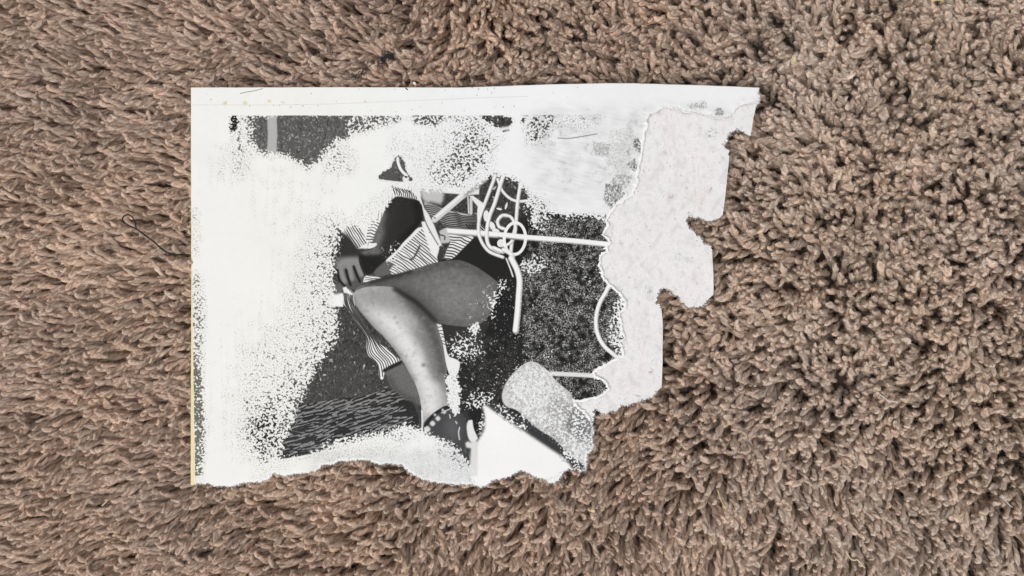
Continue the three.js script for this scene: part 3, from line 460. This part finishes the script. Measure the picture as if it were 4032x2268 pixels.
// the bare core: greyish pink pulp with pale fibres and specks
const coreMaps = (() => {
  const g = canvas(grey(224)), img = g.getImageData(0, 0, CW, CH), o = img.data, r = rng(313), x0 = Math.floor((2240 - TEX.x) * K);
  for (let j = 0; j < CH; j++) for (let i = 0; i < CW; i++) {
    const k = (j * CW + i) * 4, x = TEX.x + i / K, y = TEX.y + j / K;
    let v = 230, t = 0;
    if (i > x0) { const a = N2(x / 95, y / 140), b = N2(x / 26, y / 30), c = N2(x / 7, y / 7), d = N2(x / 2.4, y / 2.4); v += 5 * a + 6 * b + 4 * c + 5 * d; v -= 12 * smooth(0.2, 0.9, N2(x / 52 + 8, y / 70)); v -= 26 * smooth(0.62, 0.95, c + 0.35 * b + 0.3 * a); t = clamp(0.4 + 0.7 * N2(x / 60, y / 260)); }
    if (i < 60) { const e = N2(x / 7, y / 60) * 7; o[k] = 232 + e; o[k + 1] = 217 + e; o[k + 2] = 178 + e; o[k + 3] = 255; continue; }
    o[k] = v + 1 + t; o[k + 1] = v - 1.5 - 1.5 * t; o[k + 2] = v - 1 - 2.5 * t; o[k + 3] = 255;
  }
  g.putImageData(img, 0, 0);
  for (let i = 0; i < 2600; i++) { const x = 2260 + r() * 730, y = 400 + r() * 1240, a = -0.9 + (r() - 0.5) * 2.6 + 1.6, l = 4 + r() * 14, b = (r() - 0.5) * 0.8; line(g, [[x, y], [x + Math.cos(a) * l * 0.5, y + Math.sin(a) * l * 0.5], [x + Math.cos(a + b) * l, y + Math.sin(a + b) * l]], 0.8 + r() * 1.5, `rgba(249,246,245,${0.2 + r() * 0.55})`); }
  for (let i = 0; i < 620; i++) { const x = 2300 + r() * 690, y = 420 + r() * 1200, s = 0.6 + r() * 1.3; g.fillStyle = `rgba(${118 + r() * 40},${108 + r() * 36},${104 + r() * 30},${0.2 + r() * 0.5})`; g.beginPath(); g.ellipse(x, y, s, s * (1 + r()), r() * 3, 0, 7); g.fill(); }
  for (const [x, y, s, n] of [[2800, 530, 30, 60], [2848, 570, 14, 40], [2700, 742, 8, 12], [2640, 776, 14, 22], [2790, 750, 22, 26], [2555, 1140, 22, 40], [2566, 1460, 14, 26], [2510, 1560, 8, 12], [2715, 845, 16, 30], [2540, 430 + 240, 16, 12], [2670, 1010, 22, 20]]) for (let i = 0; i < n; i++) { const a = r() * 6.3, d = s * (r() + r() + r()) / 2.6, u = x + Math.cos(a) * d, w = y + Math.sin(a) * d * 0.8; line(g, [[u, w], [u + (r() - 0.5) * 5, w + (r() - 0.5) * 4]], 1 + r() * 2, `rgba(96,86,84,${0.15 + r() * 0.35})`); };
  for (const [x, y, h] of [[2740, 700, 150], [2760, 800, 60], [2625, 520, 90], [2650, 650, 110], [2530, 1300, 80]]) for (let i = 0; i < 26; i++) { const px = x + (r() - 0.5) * 34, py = y + (r() - 0.5) * 2 * h; line(g, [[px, py], [px + (r() - 0.5) * 6, py + 6 + r() * 16]], 2 + r() * 4, "rgba(196,176,166,.16)"); }
  const bump = canvas('#000'), bi = bump.createImageData(CW, CH), cd = data(g);
  for (let k = 0; k < cd.length; k += 4) { const v = clamp((cd[k] - 150) * 2.6, 0, 255); bi.data[k] = bi.data[k + 1] = bi.data[k + 2] = v; bi.data[k + 3] = 255; }
  bump.putImageData(bi, 0, 0);
  const tex = new THREE.CanvasTexture(g.canvas), bt = new THREE.CanvasTexture(bump.canvas);
  tex.colorSpace = THREE.SRGBColorSpace;
  return { tex, bt };
})();

const coreMaterial = new THREE.MeshStandardMaterial({ map: coreMaps.tex, bumpMap: coreMaps.bt, bumpScale: 0.000045, roughness: 0.92, vertexColors: true });
const skinMaterial = new THREE.MeshPhysicalMaterial({ map: printMaps.tex, roughnessMap: printMaps.rt, roughness: 1, ior: 1.5, specularIntensity: 0.35, vertexColors: true });
const photo = new THREE.Group(); photo.name = 'torn_photograph';
tag(photo, 'torn black and white photograph of a seated person in a striped dress', 'photograph');
put('paper_core', sheet(basePts, curl, CORE, [0.98, 0.84, 0.64]), coreMaterial, photo);
put('print_layer', sheet(printPts, skinHeight, SKIN, [0.9, 0.86, 0.78]), skinMaterial, photo);
// the bright toothed lip where the top layer was torn off the core
(() => {
  const r = rng(515), pos = [], idx = [];
  peelFine.forEach((p, i) => {
    const q = peelFine[Math.min(i + 1, peelFine.length - 1)], o = peelFine[Math.max(i - 1, 0)], l = Math.hypot(q[0] - o[0], q[1] - o[1]) || 1, nx = (q[1] - o[1]) / l, ny = -(q[0] - o[0]) / l;
    const wild = p[1] > 480, out = (wild ? 3 + r() * r() * 15 : 2 + r() * 4) * (i % 2 ? 1 : 0.35), inn = wild ? 3 + r() * 7 : 2 + r() * 3;
    const a = [p[0] - nx * -inn, p[1] - ny * -inn], b = [p[0] + nx * -out, p[1] + ny * -out];
    const h = skinHeight(p[0], p[1]);
    for (const [e, y] of [[a, skinHeight(a[0], a[1]) + 0.03 * MM], [p, h + (0.1 + 0.1 * r()) * MM], [b, curl(b[0], b[1]) + (0.06 + 0.2 * r()) * MM]]) { const v = at(e[0], e[1], y); pos.push(v.x, v.y, v.z); }
    if (i) for (let k = 0; k < 2; k++) { const u = (i - 1) * 3 + k, v = i * 3 + k; idx.push(u, v, v + 1, u, v + 1, u + 1); }
  });
  const g = new THREE.BufferGeometry(); g.setAttribute('position', new THREE.Float32BufferAttribute(pos, 3)); g.setIndex(idx); g.computeVertexNormals();
  put('torn_lip', g, new THREE.MeshStandardMaterial({ color: new THREE.Color(0.89, 0.885, 0.87), roughness: 0.85, side: THREE.DoubleSide }), photo);
})();
// loose paper fibres sticking out of every torn edge
(() => {
  const r = rng(808), pieces = [];
  const hair = (p, h, ang, len, w) => {
    const a = at(p[0], p[1], h), n = 3, pos = [], idx = []; let x = a.x, z = a.z, y = a.y, t = ang;
    for (let i = 0; i <= n; i++) { const q = w * (1 - 0.6 * i / n), c = Math.cos(t), s = Math.sin(t); pos.push(x - s * q, y, z + c * q, x + s * q, y, z - c * q, x, y + q * 1.6, z); x += c * len / n; z += s * len / n; y += (r() - 0.5) * 0.06 * MM; t += (r() - 0.5) * 1.1; }
    for (let i = 0; i < n; i++) for (const [u, v] of [[0, 2], [2, 1], [1, 0]]) { const e = i * 3; idx.push(e + u, e + v, e + 3 + v, e + u, e + 3 + v, e + 3 + u); }
    const g = new THREE.BufferGeometry(); g.setAttribute('position', new THREE.Float32BufferAttribute(pos, 3)); g.setIndex(idx); g.computeVertexNormals(); pieces.push(g);
  };
  const along = (runs, height, many, wide = 1) => runs.forEach(([kind, list]) => { if (kind !== TORN) return; for (let i = 0; i + 1 < list.length; i++) { const p = list[i], q = list[i + 1], l = Math.hypot(q[0] - p[0], q[1] - p[1]), out = Math.atan2(-(q[0] - p[0]), q[1] - p[1]); for (let k = 0; k < l * many; k++) { const t = r(), m = [p[0] + (q[0] - p[0]) * t + Math.cos(out) * -3, p[1] + (q[1] - p[1]) * t + Math.sin(out) * -3]; hair(m, height(m[0], m[1]) - (r() * 0.1) * MM, out + (r() - 0.5) * 1.9, (0.35 + r() * r() * 0.95) * MM, wide * (0.012 + r() * 0.014) * MM); } } });
  along(outline, (x, y) => curl(x, y) - 0.04 * MM, 0.9, 1.25); along([[TORN, peel]], (x, y) => skinHeight(x, y) - 0.01 * MM, 0.75, 2.2);
  const m = put('paper_fibre', mergeGeometries(pieces), new THREE.MeshStandardMaterial({ color: new THREE.Color(0.87, 0.86, 0.85), roughness: 0.9, side: THREE.DoubleSide }), photo);
  m.userData.kind = 'stuff';
})();


// ---------------------------------------------------------------- the rug: backing and thousands of twisted yarn tufts
const rug = new THREE.Group(); rug.name = 'rug';
tag(rug, 'brown shaggy rug of leaning twisted yarn tufts, under the torn photograph', 'rug');
const ROOT = -10.2 * MM;
put('backing', new THREE.BoxGeometry(0.42, 0.002, 0.3).translate(0, ROOT - 0.0007, 0), new THREE.MeshStandardMaterial({ color: new THREE.Color(0.12, 0.08, 0.06), roughness: 1 }), rug);
const pile = new THREE.Group(); pile.name = 'pile'; pile.userData.kind = 'stuff'; rug.add(pile);
// one tuft of unit length along +y: two plies twisted about each other, and the short hairs that stand off them
function tuftGeometry(seed) {
  const r = rng(seed), parts = [], sides = 10, W = 0.64 * MM, twist = 8 + r() * 4, ph = r() * 6.3, bx = (0.9 + r() * 2.6) * MM, bz = (r() - 0.5) * 2.4 * MM, wob = r() * 9, blunt = r();
  const axis = (t) => [bx * t * t + 0.2 * MM * Math.sin(t * 7 + wob), t, bz * t * t + 0.2 * MM * Math.cos(t * 6 + wob)];
  const rows = []; for (let i = 0; i <= 16; i++) rows.push([i / 18.8, 0.92 + 0.09 * Math.sin(i * 1.3 + wob) + 0.06 * Math.sin(i * 2.9 + wob)]);
  rows.push([0.9, 1.0 - 0.08 * blunt], [0.945, 0.97 - 0.14 * blunt], [0.982, 0.8 - 0.16 * blunt], [1.006, 0.45]);
  {
    const pos = [], col = [], idx = [];
    rows.forEach(([t, f], i) => {
      const c = axis(t), a = ph + twist * t, squash = 0.36;
      for (let k = 0; k < sides; k++) {
        const b = k / sides * 6.2832 + a, lobe = 1 + squash * Math.cos(2 * (b - a) - 0.6) + (r() - 0.5) * 0.3, q = W * f * lobe;
        pos.push(c[0] + Math.cos(b) * q, t + (r() - 0.5) * 0.03, c[2] + Math.sin(b) * q);
        const v = 0.62 + 0.76 * r(); col.push(v, v * (0.985 + 0.03 * r()), v * (0.97 + 0.06 * r()));
      }
    });
    const n = rows.length;
    for (let i = 0; i + 1 < n; i++) for (let k = 0; k < sides; k++) { const u = i * sides + k, v = i * sides + (k + 1) % sides; idx.push(u, u + sides, v + sides, u, v + sides, v); }
    const top = pos.length / 3, e = (n - 1) * sides, c = axis(1); pos.push(c[0], 1.012, c[2]); col.push(1, 1, 1);
    for (let k = 0; k < sides; k++) idx.push(e + k, top, e + (k + 1) % sides);
    const g = new THREE.BufferGeometry(); g.setAttribute('position', new THREE.Float32BufferAttribute(pos, 3)); g.setAttribute('color', new THREE.Float32BufferAttribute(col, 3)); g.setIndex(idx); g.computeVertexNormals(); parts.push(g);
  }
  const pos = [], col = [], idx = [];
  for (let h = 0; h < 110; h++) {
    const wild = r() < 0.3, tip = r() < 0.2, n = wild ? 5 : 3;
    let t = tip ? 0.93 + r() * 0.05 : 0.3 + r() * 0.68, a = r() * 6.3, rad = W * (tip ? r() * 0.6 : 0.84 + r() * 0.2); const da = (r() * 0.9 + 0.1) * (wild ? 2.2 : 1.2) / n, dt = (tip ? 0.03 + r() * 0.06 : 0.05 + r() * 0.13) / n * (wild ? 0.7 : 1), dr = W * r() * (wild ? 1.5 : 0.45) / n, w = (0.022 + r() * 0.03) * MM, e = pos.length / 3, v = 0.8 + r() * 0.5;
    for (let i = 0; i <= n; i++) { const c = axis(Math.min(t, 1)), q = w * (1 - 0.5 * i / n); for (let s = -1; s <= 1; s += 2) { pos.push(c[0] + Math.cos(a) * rad - Math.sin(a) * q * s * 0.7, t + 0.0018 * s * q / w, c[2] + Math.sin(a) * rad + Math.cos(a) * q * s * 0.7); col.push(v, v, v); } t += dt; a += da; rad += dr; }
    for (let i = 0; i < n; i++) { const b = e + i * 2; idx.push(b, b + 1, b + 3, b, b + 3, b + 2); }
  }
  const g = new THREE.BufferGeometry(); g.setAttribute('position', new THREE.Float32BufferAttribute(pos, 3)); g.setAttribute('color', new THREE.Float32BufferAttribute(col, 3)); g.setIndex(idx); g.computeVertexNormals(); parts.push(g);
  return mergeGeometries(parts);
}
(() => {
  const r = rng(4242), VAR = 14, lists = Array.from({ length: VAR }, () => []), step = 1.6 * MM;
  const yarn = new THREE.MeshPhysicalMaterial({ color: 0xffffff, roughness: 1, vertexColors: true, side: THREE.DoubleSide, sheen: 0.25, sheenColor: new THREE.Color(0.9, 0.8, 0.72), sheenRoughness: 0.6, specularIntensity: 0.3 });
  const up = V3(0, 1, 0), M = new THREE.Matrix4(), Q = new THREE.Quaternion(), Q2 = new THREE.Quaternion();
  const seam = [[1560, 205], [1500, 240], [1440, 285], [1350, 330]].map(([x, y]) => at(x, y, -4 * MM));
  const seamDist = (x, z) => { let b = 1; for (let i = 0; i + 1 < seam.length; i++) { const p = seam[i], q = seam[i + 1], dx = q.x - p.x, dz = q.z - p.z, t = clamp(((x - p.x) * dx + (z - p.z) * dz) / (dx * dx + dz * dz)), s = (x - p.x - dx * t) * -dz + (z - p.z - dz * t) * dx, d = Math.hypot(x - p.x - dx * t, z - p.z - dz * t); if (d < Math.abs(b)) b = d * Math.sign(s || 1); } return b; };
  let row = 0;
  for (let z = -0.1; z < 0.1; z += step * 0.87, row++) for (let x = -0.155; x < 0.155; x += step) {
    const X = x + (row % 2) * step / 2 + (r() - 0.5) * step * 0.85, Z = z + (r() - 0.5) * step * 0.85, L = (10.6 + (r() - 0.5) * 2.0 + 0.8 * N2(X * 90, Z * 90)) * MM;
    const px = X / PX + 2016, py = Z / PX + 1134;
    // which way the pile was brushed: towards the left, in uneven clumps
    let lx = -0.42 - 0.16 * smooth(1900, 700, px) + 0.2 * N2(X * 28 + 5, Z * 34) + 0.24 * N2(X * 95, Z * 110 + 3) + (r() - 0.5) * 0.34;
    let lz = 0.05 + 0.20 * N2(X * 26, Z * 30 + 50) + 0.25 * N2(X * 100 + 20, Z * 90) + (r() - 0.5) * 0.34;
    const low = smooth(1500, 2300, py) * smooth(1250, 2300, px); lx += 0.24 * low; lz += 0.36 * low;
    const top = Math.exp(-(((px - 1950) / 300) ** 2)) * smooth(420, 60, py); lx += 0.42 * top; lz += 0.4 * top;
    lx += 0.1 * smooth(2600, 3800, px) * Math.sin(px / 130 + 2 * N2(X * 40, Z * 40));
    const sd = seamDist(X, Z); if (Math.abs(sd) < 4.5 * MM) { const w = 1 - Math.abs(sd) / (4.5 * MM); lx += Math.sign(sd) * 0.28 * w; lz += Math.sign(sd) * 0.5 * w; }
    if (r() < 0.05) { lx += (r() - 0.5) * 1.1; lz += (r() - 0.5) * 1.1; }
    let dir = V3(lx, 1, lz).normalize(), len = L;
    // the paper presses the pile down under it and at its edges
    let hidden = true;
    for (let pass = 0; pass < 9; pass++) {
      let hit = false; hidden = true;
      for (let t = 0.35; t <= 1.001; t += 0.13) {
        const hl = Math.hypot(lx, lz) || 1, a = X + dir.x * len * t + 2 * MM * t * t * lx / hl, c = Z + dir.z * len * t + 2 * MM * t * t * lz / hl, y = ROOT + dir.y * len * t, m = 0.7 * MM;
        const on = underPaper(a, c) || underPaper(a + m, c) || underPaper(a - m, c) || underPaper(a, c + m) || underPaper(a, c - m);
        if (!(underPaper(a - 6 * MM, c) && underPaper(a + 6 * MM, c) && underPaper(a, c - 6 * MM) && underPaper(a, c + 6 * MM) && on)) hidden = false;
        if (on && y > -1.25 * MM) hit = true;
        if (y > -2.6 * MM && !on && (underPaper(a - 1.7 * MM, c) || underPaper(a, c + 1.7 * MM))) hit = true;
      }
      if (!hit || hidden) break;
      dir.y *= 0.84; dir.normalize(); if (pass > 5) len *= 0.93;
    }
    if (hidden) continue;
    const turn = Math.atan2(lz, lx) + (r() - 0.5) * 2.1, ax = V3(Math.cos(turn), 0, Math.sin(turn)); ax.addScaledVector(dir, -ax.dot(dir)).normalize();
    const az = V3().crossVectors(ax, dir), w = 0.7 + r() * 0.5 + 0.12 * N2(X * 60, Z * 60);
    M.makeBasis(ax.multiplyScalar(w), dir.clone().multiplyScalar(len), az.multiplyScalar(w)).setPosition(X, ROOT, Z);
    // dye lots: warm brown, greyer and paler yarns mixed
    const hue = 0.5 + 0.5 * N2(X * 18 + 9, Z * 18), b = (0.9 + (r() - 0.5) * 0.34 + 0.08 * N2(X * 30, Z * 30) + 0.1 * smooth(2300, 3300, px)), gy = clamp(0.25 + 0.55 * smooth(2300, 3400, px) + (r() - 0.5) * 0.7);
    lists[Math.floor(r() * VAR)].push({ m: M.clone(), c: new THREE.Color(b * (0.615 - 0.03 * gy + 0.02 * hue), b * (0.452 + 0.028 * gy), b * (0.36 + 0.045 * gy - 0.02 * hue)) });
  }
  lists.forEach((list, v) => {
    const im = new THREE.InstancedMesh(tuftGeometry(1000 + v * 17), yarn, list.length);
    im.name = 'tuft'; im.castShadow = im.receiveShadow = true;
    list.forEach((e, i) => { im.setMatrixAt(i, e.m); im.setColorAt(i, e.c); });
    im.userData.kind = 'stuff'; pile.add(im);
  });
})();


// ---------------------------------------------------------------- small things lying on the rug
function strand(pts, radius, heights, sides = 5, seg = 60) {
  const c = new THREE.CatmullRomCurve3(pts.map(([x, y], i) => at(x, y, (Array.isArray(heights) ? heights[i] : heights) * MM)));
  return new THREE.TubeGeometry(c, seg, radius * MM, sides, false);
}
const fibreMaterial = (r, g, b) => new THREE.MeshStandardMaterial({ color: new THREE.Color(r, g, b), roughness: 0.7 });
const thread = put('thread', mergeGeometries([
  strand([[760, 1006], [718, 1001], [683, 1004], [660, 995], [640, 982], [605, 952], [574, 928], [536, 901], [508, 888], [486, 872], [482, 860], [490, 850], [506, 846], [522, 856], [531, 872], [534, 888], [537, 902]], 0.16, [-0.5, 0.5, 1.2, 1.5, 1.6, 1.6, 1.6, 1.6, 1.7, 1.8, 1.8, 1.8, 1.8, 1.8, 1.8, 1.7, 1.75], 6, 120),
  strand([[758, 1004], [716, 1004], [686, 1001], [642, 985], [606, 951], [576, 931], [540, 902]], 0.15, [-0.5, 0.6, 1.3, 1.7, 1.75, 1.75, 1.75], 6, 90),
]), fibreMaterial(0.008, 0.007, 0.007));
tag(thread, 'thin black thread ending in a small loop, running out from under the photograph', 'thread');
const bits = [
  ['curled_fibre', 'cream fibre with a kink lying on the rug, the thickest of the pale fibres', 'fibre', [[3331, 2170], [3341, 2188], [3350, 2200], [3362, 2206], [3374, 2204], [3388, 2218], [3405, 2236]], 0.13, [1.2, 1.5, 1.2, 1.5, 1.8, 1.6, 0.8], [0.78, 0.68, 0.46]],
  ['white_hair', 'short shiny white hair lying in an arc on the rug', 'hair', [[3936, 1956], [3948, 1962], [3960, 1972], [3972, 1986], [3987, 1997]], 0.07, 1.2, [0.85, 0.84, 0.8]],
  ['tan_hair', 'fine tan hair lying on the rug beside the lowest paper tab', 'hair', [[3067, 1852], [3078, 1842], [3092, 1836], [3108, 1831]], 0.06, 1.4, [0.62, 0.48, 0.34]],
  ['pale_hair', 'long pale hair standing out of the rug under the torn lower edge of the photograph', 'hair', [[1347, 1834], [1336, 1852], [1330, 1872], [1318, 1899]], 0.065, [1.0, 1.8, 1.8, 0.6], [0.72, 0.6, 0.46]],
  ['straw', 'short straw coloured stub in the rug below the photograph, the more upright of two', 'straw', [[402, 1992], [413, 1981], [425, 1968]], 0.17, 0.8, [0.62, 0.5, 0.32]],
  ['straw_001', 'short straw coloured stub in the rug below the photograph, the flatter of two', 'straw', [[594, 2112], [605, 2101], [618, 2090]], 0.15, 0.8, [0.62, 0.5, 0.32]],
  ['yellow_straw', 'thin yellow straw lying level at the top of the rug', 'straw', [[3672, 4], [3692, 1], [3716, 3]], 0.12, 1.4, [0.74, 0.58, 0.26]],
  ['yellow_hair', 'bent bright yellow hair lying on the rug below the torn paper tabs', 'hair', [[2826, 1930], [2837, 1966], [2846, 1984], [2860, 2010]], 0.075, 1.5, [0.8, 0.62, 0.24]],
  ['tan_hair_001', 'long straight tan hair slanting across the rug, well clear of the photograph', 'hair', [[3231, 1646], [3262, 1600], [3292, 1559]], 0.055, 1.5, [0.6, 0.46, 0.32]],
  ['pale_hair_001', 'shiny pale hair with a bent end on the rug near the slanting tan hair', 'hair', [[3451, 1543], [3478, 1563], [3502, 1580], [3531, 1582]], 0.075, 1.6, [0.88, 0.86, 0.8]],
];
for (const [name, label, category, pts, rad, h, c] of bits) tag(put(name, strand(pts, rad, h), fibreMaterial(...c)), label, category);
function crumb(name, label, x, y, h, size, c, seed) {
  const g = new THREE.IcosahedronGeometry(size * MM, 2), p = g.attributes.position, r = rng(seed);
  for (let i = 0; i < p.count; i++) { const v = V3().fromBufferAttribute(p, i), n = noiseGen.noise3d(v.x * 3000 + seed, v.y * 3000, v.z * 3000); v.multiplyScalar(1 + 0.3 * n); p.setXYZ(i, v.x * 1.4, v.y * 0.8, v.z); }
  g.computeVertexNormals(); g.rotateY(r() * 3); const q = at(x, y, h * MM); g.translate(q.x, q.y, q.z);
  tag(put(name, g, fibreMaterial(...c)), label, 'crumb');
}
crumb('white_crumb', 'tiny white crumb in the rug just above the upper edge of the photograph', 1632, 328, -0.6, 0.3, [0.85, 0.8, 0.72], 3);
crumb('tan_crumb', 'tiny tan crumb on the rug below the torn white wedge of the photograph', 2335, 2011, 1.0, 0.34, [0.8, 0.62, 0.34], 4);
crumb('yellow_crumb', 'small yellow crumb on a tuft beyond the untorn upper corner tab', 3126, 233, 1.2, 0.5, [0.7, 0.56, 0.34], 6);
// dark fluff caught in the parting above the print
(() => {
  const r = rng(66), parts = [];
  for (let i = 0; i < 150; i++) {
    const t = r() ** 2.6, x = 1545 - 150 * t + (r() - 0.5) * 22, y = 212 + 96 * t + (r() - 0.5) * 16, a = 2.5 + (r() - 0.5) * 2.4, l = 10 + r() * 22, h = -2.6 + r() * 2.2;
    parts.push(strand([[x, y], [x + Math.cos(a) * l * 0.5, y + Math.sin(a) * l * 0.5 + (r() - 0.5) * 8], [x + Math.cos(a) * l, y + Math.sin(a) * l]], 0.05 + r() * 0.05, [h, h + r() * 0.5, h], 3, 6));
  }
  tag(put('lint', mergeGeometries(parts), fibreMaterial(0.03, 0.032, 0.036)), 'dark grey fluff caught in the parting of the rug above the photograph', 'lint');
})();


renderer.render(scene, camera);
